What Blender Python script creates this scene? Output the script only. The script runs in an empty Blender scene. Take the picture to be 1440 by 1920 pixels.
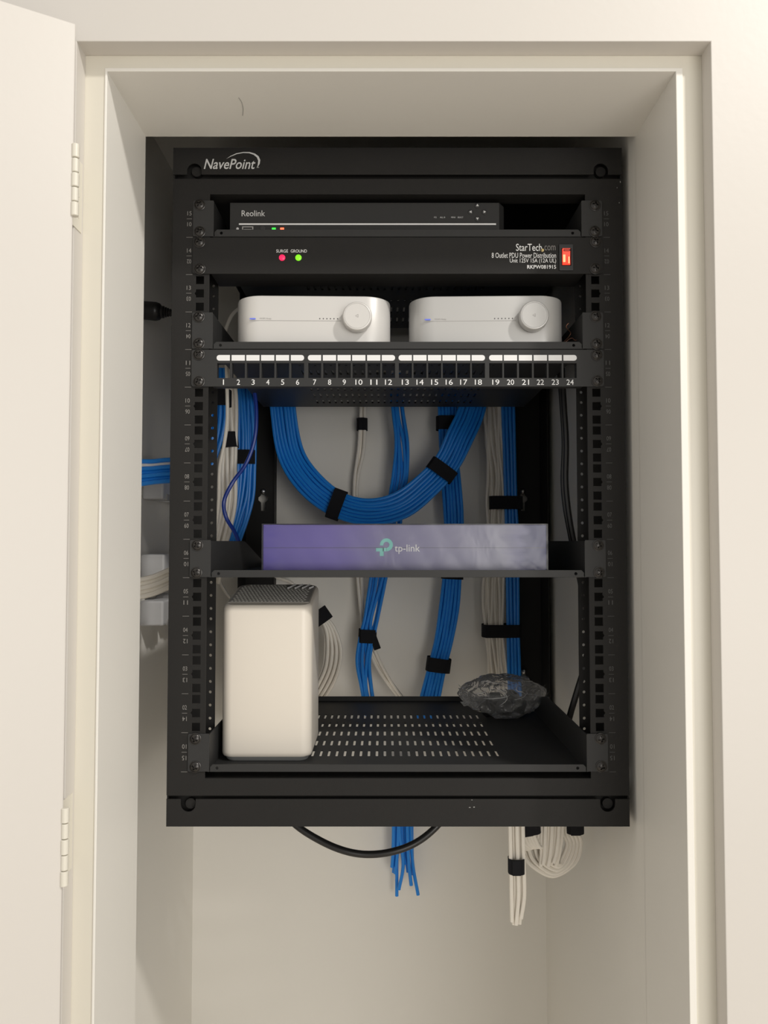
import bpy, bmesh, math, random
from mathutils import Vector, Matrix
PI = math.pi
SC = bpy.context.scene
C = SC.collection
random.seed(7)

# ---------------------------------------------------------------- camera, world, lights, exposure
F = 1442.0                      # focal length in pixels of the 1440x1920 frame
PITCH = 0.0384
cam = bpy.data.cameras.new('camera'); co = bpy.data.objects.new('camera', cam); C.objects.link(co)
cam.sensor_fit = 'VERTICAL'; cam.sensor_height = 24.0; cam.lens = 24.0 * F / 1920.0
cam.clip_start = 0.01
co.location = (0, 0, 0); co.rotation_euler = (PI/2 + PITCH, 0, 0)
SC.camera = co
SC.view_settings.view_transform = 'Standard'; SC.view_settings.look = 'None'
SC.view_settings.exposure = -0.07; SC.view_settings.gamma = 1.0; SC.view_settings.use_curve_mapping = False

w = bpy.data.worlds.new('world'); SC.world = w; w.use_nodes = True
w.node_tree.nodes['Background'].inputs[0].default_value = (1.0, 0.965, 0.905, 1)
w.node_tree.nodes['Background'].inputs[1].default_value = 0.62

def area(name, loc, target, size, power, col):
    l = bpy.data.lights.new(name, 'AREA'); l.shape = 'DISK'; l.size = size; l.energy = power; l.color = col
    o = bpy.data.objects.new(name, l); C.objects.link(o); o.location = loc
    o.rotation_euler = (Vector(target) - Vector(loc)).to_track_quat('-Z', 'Y').to_euler()
    return o
area('added_fill_light', (1.25, -2.0, -0.15), (0, 0.9, 0.0), 1.6, 32.0, (1.0, 0.965, 0.91))  # added soft fill behind the camera to brighten the closet; no window known
area('ceiling_downlight', (1.65, -0.95, 2.10), (0, 0.9, -0.1), 0.20, 52.0, (1.0, 0.96, 0.90))

def P(px, py, Y):
    """the point of the plane at distance Y seen at a place of the frame"""
    el = -(py - 960) / F
    dy = math.cos(PITCH) - el * math.sin(PITCH); dz = math.sin(PITCH) + el * math.cos(PITCH)
    return Vector(((px - 720) / F / dy * Y, Y, dz / dy * Y))

# ---------------------------------------------------------------- materials
def mat(name, col, rough=0.5, metal=0.0, noise=0.0, nscale=40, bump=0.0, bscale=200, emit=None, estr=0, coat=0, spec=None, trans=0, alpha=1):
    m = bpy.data.materials.new(name); m.use_nodes = True; nt = m.node_tree; b = nt.nodes['Principled BSDF']
    b.inputs['Base Color'].default_value = (*col, 1); b.inputs['Roughness'].default_value = rough
    b.inputs['Metallic'].default_value = metal; b.inputs['Coat Weight'].default_value = coat
    if spec is not None: b.inputs['Specular IOR Level'].default_value = spec
    b.inputs['Transmission Weight'].default_value = trans; b.inputs['Alpha'].default_value = alpha
    if emit: b.inputs['Emission Color'].default_value = (*emit, 1); b.inputs['Emission Strength'].default_value = estr
    tc = nt.nodes.new('ShaderNodeTexCoord')
    if noise:
        n = nt.nodes.new('ShaderNodeTexNoise'); n.inputs['Scale'].default_value = nscale; n.inputs['Detail'].default_value = 4
        nt.links.new(tc.outputs['Object'], n.inputs['Vector'])
        mx = nt.nodes.new('ShaderNodeMix'); mx.data_type = 'RGBA'
        mx.inputs[6].default_value = (*[max(0, c*(1-noise)) for c in col], 1); mx.inputs[7].default_value = (*[min(1, c*(1+noise)) for c in col], 1)
        nt.links.new(n.outputs['Fac'], mx.inputs[0]); nt.links.new(mx.outputs[2], b.inputs['Base Color'])
    if bump:
        n2 = nt.nodes.new('ShaderNodeTexNoise'); n2.inputs['Scale'].default_value = bscale
        nt.links.new(tc.outputs['Object'], n2.inputs['Vector'])
        bp = nt.nodes.new('ShaderNodeBump'); bp.inputs['Strength'].default_value = bump; bp.inputs['Distance'].default_value = 0.001
        nt.links.new(n2.outputs['Fac'], bp.inputs['Height']); nt.links.new(bp.outputs[0], b.inputs['Normal'])
    return m
M = {}
M['wall'] = mat('wall_paint', (0.645, 0.612, 0.57), 0.45, noise=0.015, nscale=6, bump=0.10, bscale=120)
M['niche'] = mat('niche_paint', (0.84, 0.815, 0.76), 0.5, noise=0.02, nscale=5, bump=0.10, bscale=150)
M['trim'] = mat('cream_trim_paint', (0.74, 0.705, 0.615), 0.35, noise=0.01, nscale=8, bump=0.06, bscale=90)
M['floor'] = mat('floor_wood', (0.66, 0.60, 0.52), 0.5, noise=0.1, nscale=12)
M['black'] = mat('black_powder_coat', (0.0195, 0.0187, 0.018), 0.52, spec=0.17, noise=0.06, nscale=30, bump=0.12, bscale=1500)
M['shelf'] = mat('shelf_powder_coat', (0.030, 0.030, 0.030), 0.52, spec=0.3, noise=0.06, nscale=30, bump=0.10, bscale=1500)
M['screw'] = mat('black_zinc_screw', (0.055, 0.052, 0.05), 0.30, metal=0.8)
M['steel'] = mat('zinc_steel', (0.6, 0.6, 0.6), 0.3, metal=1)
M['mark'] = mat('grey_print', (0.22, 0.21, 0.20), 0.6)
M['faint'] = mat('faint_grey_print', (0.085, 0.085, 0.085), 0.6)
M['logo'] = mat('silver_print', (0.55, 0.55, 0.55), 0.5)
M['whiteprint'] = mat('white_print', (0.80, 0.80, 0.80), 0.5)
M['dimprint'] = mat('dim_print', (0.35, 0.35, 0.36), 0.5)
M['goldprint'] = mat('gold_print', (0.65, 0.50, 0.22), 0.5)
M['plastic'] = mat('black_plastic', (0.022, 0.022, 0.023), 0.35)
M['nvr'] = mat('recorder_metal', (0.024, 0.024, 0.024), 0.5, spec=0.3, bump=0.05, bscale=1200)
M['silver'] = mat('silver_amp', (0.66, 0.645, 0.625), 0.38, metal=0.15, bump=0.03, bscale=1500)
M['silverb'] = mat('silver_amp_shaded', (0.52, 0.515, 0.505), 0.36, metal=0.25, bump=0.03, bscale=1500)  # darker copy of the silver: shade put into the right amplifier's colour
M['dark'] = mat('dark_line', (0.05, 0.05, 0.055), 0.5)
M['blueled'] = mat('blue_strip', (0.12, 0.16, 0.6), 0.4, emit=(0.15, 0.2, 0.9), estr=0.25)
M['greymark'] = mat('grey_mark', (0.36, 0.35, 0.34), 0.5)
M['green'] = mat('green_led', (0.02, 0.6, 0.02), 0.3, emit=(0.05, 1, 0.08), estr=1.2)
M['lime'] = mat('lime_led', (0.2, 0.7, 0.02), 0.3, emit=(0.22, 1, 0.01), estr=0.8)
M['red'] = mat('red_led', (0.8, 0.05, 0.02), 0.3, emit=(1, 0.12, 0.05), estr=2.5)
M['pink'] = mat('pink_led', (0.8, 0.02, 0.1), 0.3, emit=(1, 0.01, 0.08), estr=1.0)
M['redglow'] = mat('red_rocker', (0.6, 0.05, 0.02), 0.2, emit=(1, 0.05, 0.02), estr=0.7, coat=0.6)
M['redhot'] = mat('red_neon', (0.9, 0.2, 0.1), 0.2, emit=(1, 0.25, 0.12), estr=2.5)
M['modem'] = mat('warm_white_plastic', (0.74, 0.685, 0.605), 0.42, coat=0.1)
M['grille'] = mat('grey_grille', (0.42, 0.405, 0.38), 0.5)
M['grillehi'] = mat('grille_ridge', (0.80, 0.78, 0.73), 0.5)
M['modemfoot'] = mat('grey_foot', (0.33, 0.34, 0.34), 0.5)
M['blue'] = mat('blue_cable', (0.014, 0.25, 0.80), 0.38, noise=0.08, nscale=20)
M['navy'] = mat('dark_blue_cable', (0.008, 0.045, 0.36), 0.33)
M['white'] = mat('white_cable', (0.90, 0.85, 0.765), 0.45, noise=0.05, nscale=30)
M['cord'] = mat('black_cord', (0.015, 0.014, 0.014), 0.35)
M['velcro'] = mat('black_velcro', (0.008, 0.008, 0.011), 0.95, bump=0.6, bscale=2500)
M['box'] = None
M['teal'] = mat('teal_print', (0.24, 0.62, 0.58), 0.5)
M['jack'] = mat('white_jack', (0.60, 0.60, 0.61), 0.4)
M['copper'] = mat('copper_wire', (0.45, 0.22, 0.15), 0.35, metal=0.8)

# ---------------------------------------------------------------- mesh helpers
class MB:
    def __init__(s): s.v = []; s.f = []; s.sm = []; s.mi = []; s.uvn = 0
    def add(s, vs, fs, smooth=False, mi=0):
        n = len(s.v); s.v += [Vector(v) for v in vs]
        for f in fs: s.f.append([i + n for i in f]); s.sm.append(smooth); s.mi.append(mi)
        return s
    def box(s, x0, x1, y0, y1, z0, z1, mi=0):
        vs = [(x, y, z) for z in (z0, z1) for y in (y0, y1) for x in (x0, x1)]
        return s.add(vs, [(0,2,3,1), (4,5,7,6), (0,1,5,4), (2,6,7,3), (0,4,6,2), (1,3,7,5)], False, mi)
    def build(s, name, m, parent=None, bevel=0, seg=2):
        me = bpy.data.meshes.new(name); me.from_pydata([tuple(v) for v in s.v], [], s.f)
        for ms in (m if isinstance(m, (list, tuple)) else [m]): me.materials.append(ms)
        me.polygons.foreach_set('use_smooth', s.sm); me.polygons.foreach_set('material_index', s.mi)
        me.update()
        if any(s.sm): me.set_sharp_from_angle(angle=0.7)
        o = bpy.data.objects.new(name, me); C.objects.link(o)
        if parent:
            o.parent = parent
            me.transform(Matrix.Translation(-Vector(parent.matrix_basis.translation)) if parent.type == 'EMPTY' else Matrix.Identity(4))
        if bevel:
            b = o.modifiers.new('bevel', 'BEVEL'); b.width = bevel; b.segments = seg; b.limit_method = 'ANGLE'; b.angle_limit = 0.6
        return o
def merge_curve(mb, cu, mtx, smooth=False, mi=0):
    o = bpy.data.objects.new('tmp', cu); C.objects.link(o)
    bpy.context.view_layer.update()
    dg = bpy.context.evaluated_depsgraph_get(); ev = o.evaluated_get(dg); me = ev.to_mesh()
    mb.add([mtx @ v.co for v in me.vertices], [tuple(p.vertices) for p in me.polygons], smooth, mi)
    ev.to_mesh_clear(); bpy.data.objects.remove(o); bpy.data.curves.remove(cu)
AX = {  # local (u, v, w) of a plate -> world; the plate is centred on its plane
 'XZ': lambda c: Matrix(((1,0,0,0), (0,0,-1,c), (0,1,0,0), (0,0,0,1))),
 'XY': lambda c: Matrix(((1,0,0,0), (0,1,0,0), (0,0,1,c), (0,0,0,1))),
 'YZ': lambda c: Matrix(((0,0,1,c), (1,0,0,0), (0,1,0,0), (0,0,0,1)))}
def plate(mb, outline, holes, axis, c, t, bev=0.0, mi=0):
    cu = bpy.data.curves.new('tmp', 'CURVE'); cu.dimensions = '2D'; cu.fill_mode = 'BOTH'
    cu.extrude = max(t/2 - bev, 0.00005); cu.bevel_depth = bev; cu.bevel_resolution = 1; cu.offset = -bev
    for k, pts in enumerate([outline] + holes):
        sp = cu.splines.new('POLY'); sp.points.add(len(pts) - 1); sp.use_cyclic_u = True
        for i, p in enumerate(pts): sp.points[i].co = (p[0], p[1], 0, 1)
    merge_curve(mb, cu, AX[axis](c), False, mi)
def R4(u0, u1, v0, v1): return [(u0, v0), (u1, v0), (u1, v1), (u0, v1)]
def RR(u0, u1, v0, v1, r, n=5, corners=(1,1,1,1)):
    out = []
    for k, (cx, cy, a0) in enumerate(((u0+r, v0+r, PI), (u1-r, v0+r, 1.5*PI), (u1-r, v1-r, 0), (u0+r, v1-r, PI/2))):
        if corners[k]:
            for i in range(n+1):
                a = a0 + PI/2*i/n; out.append((cx + r*math.cos(a), cy + r*math.sin(a)))
        else: out.append(((u0, v0), (u1, v0), (u1, v1), (u0, v1))[k])
    return out
def CIR(u, v, r, n=16): return [(u + r*math.cos(2*PI*i/n), v + r*math.sin(2*PI*i/n)) for i in range(n)]

def text(mb, s, box, Y, bold=0.0, shear=0.0, rot180=False, mirror=False, depth=0.0002, mi=0, keep=False):
    """lettering filling the box (x0, x1, z0, z1) on a plane facing the room"""
    cu = bpy.data.curves.new('tmp', 'FONT'); cu.body = s; cu.size = 1; cu.offset = bold; cu.shear = shear; cu.extrude = 0.0; cu.resolution_u = 3
    t = MB(); merge_curve(t, cu, Matrix.Identity(4))
    if not t.v: return
    a0 = min(v.x for v in t.v); a1 = max(v.x for v in t.v); b0 = min(v.y for v in t.v); b1 = max(v.y for v in t.v)
    x0, x1, z0, z1 = box
    vs = []
    for v in t.v:
        u = (v.x - a0)/(a1 - a0); q = (v.y - b0)/(b1 - b0)
        if rot180: u, q = 1-u, 1-q
        if mirror: u = 1-u
        vs.append((x0 + u*(x1-x0), Y, z0 + q*(z1-z0)))
    mb.add(vs, t.f, False, mi)
def pbox(x0, y0, x1, y1, Y):
    a = P(x0, y1, Y); b = P(x1, y0, Y); return (a.x, b.x, a.z, b.z)

def tube(mb, pts, r, n=8, mi=0, caps=True):
    pts = [Vector(p) for p in pts]; vs = []; fs = []
    t = (pts[1]-pts[0]).normalized(); nrm = t.orthogonal().normalized()
    for i, p in enumerate(pts):
        t = (pts[min(i+1, len(pts)-1)] - pts[max(i-1, 0)]).normalized()
        nrm = (nrm - t*nrm.dot(t)).normalized(); b = t.cross(nrm)
        rr = r[i] if isinstance(r, (list, tuple)) else r
        for k in range(n):
            a = 2*PI*k/n; vs.append(p + (nrm*math.cos(a) + b*math.sin(a))*rr)
    for i in range(len(pts)-1):
        for k in range(n):
            k2 = (k+1) % n; fs.append((i*n+k, i*n+k2, (i+1)*n+k2, (i+1)*n+k))
    mb.add(vs, fs, True, mi)
    if caps:
        m = (len(pts)-1)*n
        mb.f.append([len(mb.v)-len(vs)+k for k in range(n)][::-1]); mb.sm.append(False); mb.mi.append(mi)
        mb.f.append([len(mb.v)-len(vs)+m+k for k in range(n)]); mb.sm.append(False); mb.mi.append(mi)
def spline(pts, n=10):
    pts = [Vector(p) for p in pts]; P4 = [pts[0]*2-pts[1]] + pts + [pts[-1]*2-pts[-2]]; out = []
    for i in range(1, len(P4)-2):
        a, b, c, d = P4[i-1:i+3]
        for k in range(n):
            t = k/n; out.append(0.5*((2*b) + (c-a)*t + (2*a-5*b+4*c-d)*t*t + (3*b-a-3*c+d)*t**3))
    out.append(pts[-1]); return out
def lathe(mb, prof, centre, axis='Y', n=32, mi=0, sx=1, smooth=True):
    """profile (radius, height) turned about an axis; for 'Y' the height goes towards the camera"""
    vs = []; fs = []
    for r, h in prof:
        for k in range(n):
            a = 2*PI*k/n
            vs.append(Vector(centre) + (Vector((r*math.cos(a), -h, r*math.sin(a))) if axis == 'Y' else Vector((r*math.cos(a), r*math.sin(a), h))))
    for i in range(len(prof)-1):
        for k in range(n):
            k2 = (k+1) % n; fs.append((i*n+k, i*n+k2, (i+1)*n+k2, (i+1)*n+k) if axis != 'Y' else (i*n+k, (i+1)*n+k, (i+1)*n+k2, i*n+k2))
    fs.append(tuple(range(n))); fs.append(tuple((len(prof)-1)*n + k for k in range(n)))
    mb.add(vs, fs, smooth, mi)
def tag(o, label=None, cat=None, group=None, kind=None):
    if label: o['label'] = label
    if cat: o['category'] = cat
    if group: o['group'] = group
    if kind: o['kind'] = kind
    return o
def empty(name, loc, label, cat, group=None):
    o = bpy.data.objects.new(name, None); C.objects.link(o); o.location = loc; o.empty_display_size = 0.02
    return tag(o, label, cat, group)
def struct(name, mb, m, **k): return tag(mb.build(name, m, **k), kind='structure')

# ---------------------------------------------------------------- the setting
FL, RO = -1.45, 0.467             # floor level, soffit of the niche opening
XL, XR = -0.275, 0.290            # sides of the opening behind the frame
YW, YF, YB, YBK = 0.7257, 0.748, 0.871, 1.400
IL, IC = -0.342, 0.600            # left wall and ceiling inside the closet
b = MB(); plate(b, R4(-2.2, 2.2, FL, 1.05), [R4(-0.297, 0.3160, FL+0.02, 0.4834)], 'XZ', (YW+YF)/2, YF-YW, 0.0008); struct('wall_front', b, M['wall'])
b = MB(); plate(b, R4(-2.2, 2.2, FL, 1.05), [R4(XL-0.0025, XR+0.0068, FL+0.02, RO+0.0035)], 'XZ', YF+0.01, 0.0199); struct('trim_1', b, M['trim'])
b = MB(); plate(b, R4(XL-0.0026, XR+0.0069, FL+0.02, RO+0.0036), [R4(XL, XR, FL+0.01+0.015, RO)], 'XZ', (YF-0.0012+YB)/2, YB-YF+0.0012, 0.0007)
struct('trim_2', b, M['niche'])
b = MB(); plate(b, R4(-2.2, 2.2, FL, 1.05), [R4(XL-0.0027, XR+0.0070, FL+0.02, RO+0.0037)], 'XZ', (YF+0.021+YB-0.0005)/2, YB-YF-0.0215); struct('wall_rear_of_front', b, M['niche'])
bpy.data.objects['wall_rear_of_front'].name = 'trim_3'
b = MB(); b.box(IL-0.05, IL, YB, YBK+0.05, FL, IC+0.05); struct('wall_left', b, M['niche'])
b = MB(); b.box(XR, XR+0.05, YB-0.001, YBK+0.05, FL, IC+0.05); struct('wall_right', b, M['niche'])
b = MB(); b.box(IL, XR, YBK, YBK+0.05, FL, IC+0.05); struct('wall_back', b, M['niche'])
b = MB(); b.box(IL, XR, YB, YBK, IC, IC+0.05); struct('ceiling', b, M['niche'])
b = MB(); b.box(-2.2, 2.2, -2.5, YBK+0.05, FL-0.05, FL); struct('floor', b, M['floor'])

# the door, opened about 150 degrees to the left, and its two painted hinges
hx, hy = -0.2885, 0.7020
dv = Vector((-0.868, -0.497, 0)); nv = Vector((-0.497, 0.868, 0))
b = MB()
c4 = [Vector((hx, hy, 0)), Vector((hx, hy, 0)) + dv*0.58, Vector((hx, hy, 0)) + dv*0.58 + nv*0.019, Vector((hx, hy, 0)) + nv*0.019]
b.add([(p.x, p.y, FL+0.03) for p in c4] + [(p.x, p.y, 0.4845) for p in c4], [(0,3,2,1), (4,5,6,7), (0,1,5,4), (1,2,6,5), (2,3,7,6), (3,0,4,7)])
door = b.build('door_1', M['wall'], bevel=0.0012); tag(door, kind='structure')
for (y0, y1) in ((272, 408), (1512, 1660)):
    z1 = P(140, y0, 0.705).z; z0 = P(140, y1, 0.705).z
    b = MB(); n = 5
    for k in range(n):
        a = z0 + (z1-z0)*k/n + 0.0004; c = z0 + (z1-z0)*(k+1)/n - 0.0004
        r = 0.0036 if k % 2 == 0 else 0.0033
        lathe(b, [(r-0.0006, a), (r, a+0.0006), (r, c-0.0006), (r-0.0006, c)], (hx+0.0012, hy+0.001, 0), 'Z', 16)
    b.box(-0.2972, -0.2962, hy+0.004, YF-0.006, z0, z1)
    hg = b.build('hinge', M['trim'], parent=None); hg.parent = door
    for q in (0.2, 0.5, 0.8):
        s = MB(); tube(s, [(-0.2969, YW+0.008, z0+(z1-z0)*q), (-0.2958, YW+0.008, z0+(z1-z0)*q)], 0.0020, 12)
        b2 = s.build('screw', M['trim']); b2.parent = hg
b = MB(); tube(b, spline([(-0.1530, 0.792, RO-0.0002), (-0.1515, 0.800, RO-0.0002), (-0.1520, 0.812, RO-0.0002), (-0.1550, 0.826, RO-0.0002)], 6), 0.00035, 6)
q = b.build('scuff_mark', M['greymark']); q.parent = bpy.data.objects['trim_2']

# ---------------------------------------------------------------- the rack
CX, YR, Z0 = 0.016, 0.8936, -0.2577
U = 0.04445
def uz(u, k=0): return Z0 + (u-1)*U + k*0.015875        # k = 0, 1, 2: the three holes of a unit
def ubot(u): return Z0 - 0.00635 + (u-1)*U
HW = 0.2655
rack = empty('server_rack', (CX, YR+0.24, -0.326), 'black 15 unit open wall mount equipment rack hanging in the white niche', 'rack')
# front frame: a plate with square cage nut holes
b = MB(); holes = [R4(CX-0.2215, CX+0.2215, -0.2715, 0.410)]
for s in (-1, 1):
    for u in range(1, 16):
        for k in range(3):
            z = uz(u, k); x = CX + s*0.23256; h = 0.0047
            if k == 1:
                pts = [(x+h, z-h), (x+h, z+h), (x-h, z+h), (x-h, z+0.0022), (x-h-0.0016, z), (x-h, z-0.0022), (x-h, z-h)]
                if s > 0: pts = [(2*x - p[0], p[1]) for p in pts]
                holes.append(pts)
            else: holes.append(R4(x-h, x+h, z-h, z+h))
plate(b, RR(CX-HW, CX+HW, -0.2912, 0.4287, 0.001), holes, 'XZ', YR+0.001, 0.002, 0.0003)
for s in (-1, 1):
    x = CX + s*(HW-0.0008); plate(b, R4(YR+0.001, YR+0.030, -0.2908, 0.4283), [], 'YZ', x, 0.0016)
for z in (-0.2904, 0.4279, 0.4108, -0.2723):
    plate(b, R4(CX-HW+0.001, CX+HW-0.001, YR+0.001, YR+0.026), [], 'XY', z, 0.0014)
b.build('front_frame', M['black'], rack)
# rear strips of the rails, with round holes
for s in (-1, 1):
    b = MB(); x0, x1 = sorted((CX+s*0.2223, CX+s*0.2600)); hs = []
    for u in range(1, 16):
        for k in range(3): hs.append(CIR(CX+s*0.2282, uz(u, k)-0.002, 0.0018, 12))
    plate(b, R4(x0, x1, -0.2715, 0.4095), hs, 'XZ', 0.947, 0.0012)
    plate(b, R4(YR+0.004, 0.9465, -0.2715, 0.4095), [], 'YZ', CX+s*0.2594, 0.0012)
    b.build('rail', M['black'], rack)
# unit markings
bl = MB(); br_ = MB()
for u in range(1, 16):
    zc = uz(u, 1)
    for s, mb_ in ((-1, bl), (1, br_)):
        x = CX - 0.2455 if s < 0 else CX + 0.2462
        text(mb_, '%02d' % u, (x-0.0025, x+0.0025, zc+0.0040, zc+0.0090), YR-0.0003)
        text(mb_, '%02d' % (16-u), (x-0.0025, x+0.0025, zc-0.0090, zc-0.0040), YR-0.0003, rot180=True)
        mb_.box(x-0.003, x+0.003, YR-0.0004, YR-0.0002, zc-0.0002, zc+0.0002)
        zb = ubot(u)
        mb_.box(x-0.0035, x+0.004, YR-0.0004, YR-0.0002, zb-0.0002, zb+0.0002)
bl.build('unit_markings', M['mark'], rack); br_.build('unit_markings', M['faint'], rack)
# top and bottom pans with hooked notches
def notched(z0, z1, top):
    pts = []
    nx = [(-0.2360+0, 1), (0.2395, 1)]
    def notch(xc):
        hw = 0.0085
        if top:   # opens at the lower edge, rounded above
            return [(xc-hw, z0)] + [(xc-hw + 0, z0+0.005)] + [(xc + hw*math.cos(a), z0+0.005+0.0085*math.sin(a)) for a in [PI*(1-i/8) for i in range(1, 8)]] + [(xc+hw, z0+0.005), (xc+hw, z0)]
        return [(xc+hw, z1), (xc+hw, z1-0.006)] + [(xc + hw*math.cos(a), z1-0.006-0.0085*math.sin(a)) for a in [PI*i/8 for i in range(1, 8)]] + [(xc-hw, z1-0.006), (xc-hw, z1)]
    if top: return [(CX-HW, z0)] + notch(CX-0.2405) + notch(CX+0.2405) + [(CX+HW, z0), (CX+HW, z1), (CX-HW, z1)]
    return [(CX-HW, z0), (CX+HW, z0), (CX+HW, z1)] + notch(CX+0.2405) + notch(CX-0.2405) + [(CX-HW, z1)]
b = MB(); plate(b, notched(0.4338, 0.4662, True), [], 'XZ', YR+0.001, 0.0022, 0.0004)
b.box(CX-HW, CX+HW, YR+0.002, YBK-0.002, 0.4646, 0.4662)
for s in (-1, 1): b.box(CX+s*HW-0.0008-s*0.0008, CX+s*HW+0.0008-s*0.0008, YR+0.002, YBK-0.002, 0.4290, 0.4655)
b.box(CX-HW+0.002, CX+HW-0.002, YR+0.012, YR+0.014, 0.4292, 0.4650)
for s in (-1, 1): tube(b, [(CX+s*0.2405+0.0015, YR+0.006, 0.4400), (CX+s*0.2405+0.0015, YR+0.012, 0.4400)], 0.0060, 16)
tp = b.build('top_panel', M['black'], rack)
b = MB(); plate(b, notched(-0.3262, -0.2950, False), [], 'XZ', YR+0.001, 0.0022, 0.0004)
b.box(CX-HW, CX+HW, YR+0.002, YR+0.075, -0.3262, -0.3246); b.box(CX-HW, CX+HW, YBK-0.012, YBK-0.002, -0.3262, -0.3246)
for s in (-1, 1):
    b.box(CX+s*(HW-0.01)-0.010, CX+s*(HW-0.01)+0.010, YR+0.07, YBK-0.01, -0.3262, -0.3246)
    b.box(CX+s*HW-0.0008-s*0.0008, CX+s*HW+0.0008-s*0.0008, YR+0.002, YBK-0.002, -0.3255, -0.2915)
b.box(CX-HW+0.002, CX+HW-0.002, YR+0.012, YR+0.014, -0.3255, -0.2950)
for s in (-1, 1): tube(b, [(CX+s*0.2405+0.0015, YR+0.006, -0.3020), (CX+s*0.2405+0.0015, YR+0.012, -0.3020)], 0.0060, 16)
b.build('bottom_panel', M['black'], rack)
# logo on the top panel
b = MB(); text(b, 'NavePoint', pbox(382, 298, 479, 317, YR-0.0004), YR-0.0004, bold=0.010, shear=0.28)
text(b, 'TM', pbox(481, 313, 485.5, 315, YR-0.0004), YR-0.0004)
arc_o = [(424, 298), (432, 292.5), (443, 287.5), (456, 285), (468, 285), (478, 288), (485, 293), (488, 300), (487, 307), (482, 315)]
arc_i = [(424, 298), (433, 293.4), (444, 289), (456, 286.8), (467, 287.2), (475.5, 290.2), (481.5, 295), (484, 301), (483.5, 307), (482, 315)]
vs = [P(x, y, YR-0.0004) for x, y in arc_o] + [P(x, y, YR-0.0004) for x, y in arc_i]; n = len(arc_o)
b.add(vs, [(i, i+1, n+i+1, n+i) for i in range(n-1)])
b.build('logo', M['logo'], rack)
M['chip'] = mat('white_paint_scuff', (0.45, 0.45, 0.44), 0.7)
b = MB(); rr = random.Random(8)
for (x, y, w_, h_) in ((881, 1514, 5, 1.6), (889, 1513.4, 5, 2.0), (885, 1500, 4, 0.8), (1163, 341, 1.2, 5), (1157, 352, 1.0, 3), (1161, 380, 1.6, 3), (823, 1445.5, 1.2, 0.8)):
    yy = YR-0.0018 if y == 1445.5 else YR-0.0003
    pts = [P(x+w_*0.5*math.cos(a)*rr.uniform(0.5, 1), y+h_*0.5*math.sin(a)*rr.uniform(0.5, 1), yy) for a in [2*PI*k/7 for k in range(7)]]
    b = MB(); b.add(pts, [tuple(range(7))]); b.build('paint_scuff', M['chip'], rack)
# rear posts screwed to the wall
for s in (-1, 1):
    b = MB(); kh = []
    zc = P(493, 938, 1.376).z; xk = CX + s*0.2325
    def key(zc):
        return [(xk-0.0035, zc-0.019), (xk+0.0035, zc-0.019), (xk+0.004, zc-0.004)] + [(xk+0.0075*math.cos(a), zc+0.0015+0.0075*math.sin(a)) for a in [(-0.25+1.5*i/10)*PI/1.0*0+(-PI/4 + (1.5*PI)*i/10) for i in range(11)]][:0] + \
               [(xk+0.0085, zc), (xk+0.0085, zc+0.005), (xk+0.004, zc+0.009), (xk+0.0035, zc+0.016), (xk-0.0035, zc+0.016), (xk-0.004, zc+0.009), (xk-0.0085, zc+0.005), (xk-0.0085, zc), (xk-0.004, zc-0.004)]
    kh = [key(zc), key(zc+0.35), key(zc-0.32)]
    x0, x1 = sorted((CX+s*0.213, CX+s*0.2635))
    plate(b, R4(x0, x1, -0.324, 0.464), kh, 'XZ', 1.376, 0.002)
    x = CX+s*0.2640; plate(b, R4(1.311, YBK-0.001, -0.324, 0.464), [], 'YZ', x, 0.0018)
    x = CX+s*0.2125; plate(b, R4(1.372, YBK-0.001, -0.324, 0.464), [], 'YZ', x, 0.0018)
    post = b.build('rear_post', M['black'], rack)
    for zz in (zc+0.016, zc-0.304):
        q = MB(); lathe(q, [(0.0052, 0), (0.005, 0.001), (0.0035, 0.0028), (0.0012, 0.0034)], (xk, 1.3745, zz), 'Y', 16)
        q.build('wall_screw', M['steel'], post) if False else None
        qo = q.build('wall_screw', M['steel']); qo.parent = post
        qo.data.transform(Matrix.Translation(-Vector(rack.location)))

# ---------------------------------------------------------------- panel screws
def screw_mesh():
    b = MB(); nr, na = 9, 40; R = 0.0058; vs = [(0, 0.0, 0)]; fs = []
    def h(x, z):
        r = math.hypot(x, z)/R; v = 0.0036*math.sqrt(max(0, 1-0.86*r*r))
        if ((abs(x) < 0.0008 and abs(z) < 0.0033) or (abs(z) < 0.0008 and abs(x) < 0.0033)): v -= 0.0018
        return v
    vs[0] = (0, -h(0, 0), 0)
    for i in range(1, nr*2+1):
        for k in range(na):
            a = 2*PI*k/na; r = R*i/(nr*2); x, z = r*math.cos(a), r*math.sin(a); vs.append((x, -h(x, z), z))
    for k in range(na): fs.append((0, 1+k, 1+(k+1) % na))
    for i in range(nr*2-1):
        for k in range(na):
            k2 = (k+1) % na; fs.append((1+i*na+k, 1+(i+1)*na+k, 1+(i+1)*na+k2, 1+i*na+k2))
    m = len(vs)
    for k in range(na): a = 2*PI*k/na; vs.append((R*math.cos(a), 0.0002, R*math.sin(a)))
    for k in range(na): k2 = (k+1) % na; fs.append((1+(nr*2-1)*na+k, m+k, m+k2, 1+(nr*2-1)*na+k2))
    b.add(vs, fs, False)
    # washer ring
    n = 24; ring = [(0.0046, 0.0003), (0.0067, 0.0003), (0.0067, 0.0012), (0.0058, 0.0013)]
    lathe(b, [(0.0067, -0.0002), (0.0067, 0.0007), (0.0060, 0.0010)], (0, 0, 0), 'Y', 28)
    me_o = b.build('screw', M['screw']); me = me_o.data; bpy.data.objects.remove(me_o); return me
SCREW = screw_mesh()
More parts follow.
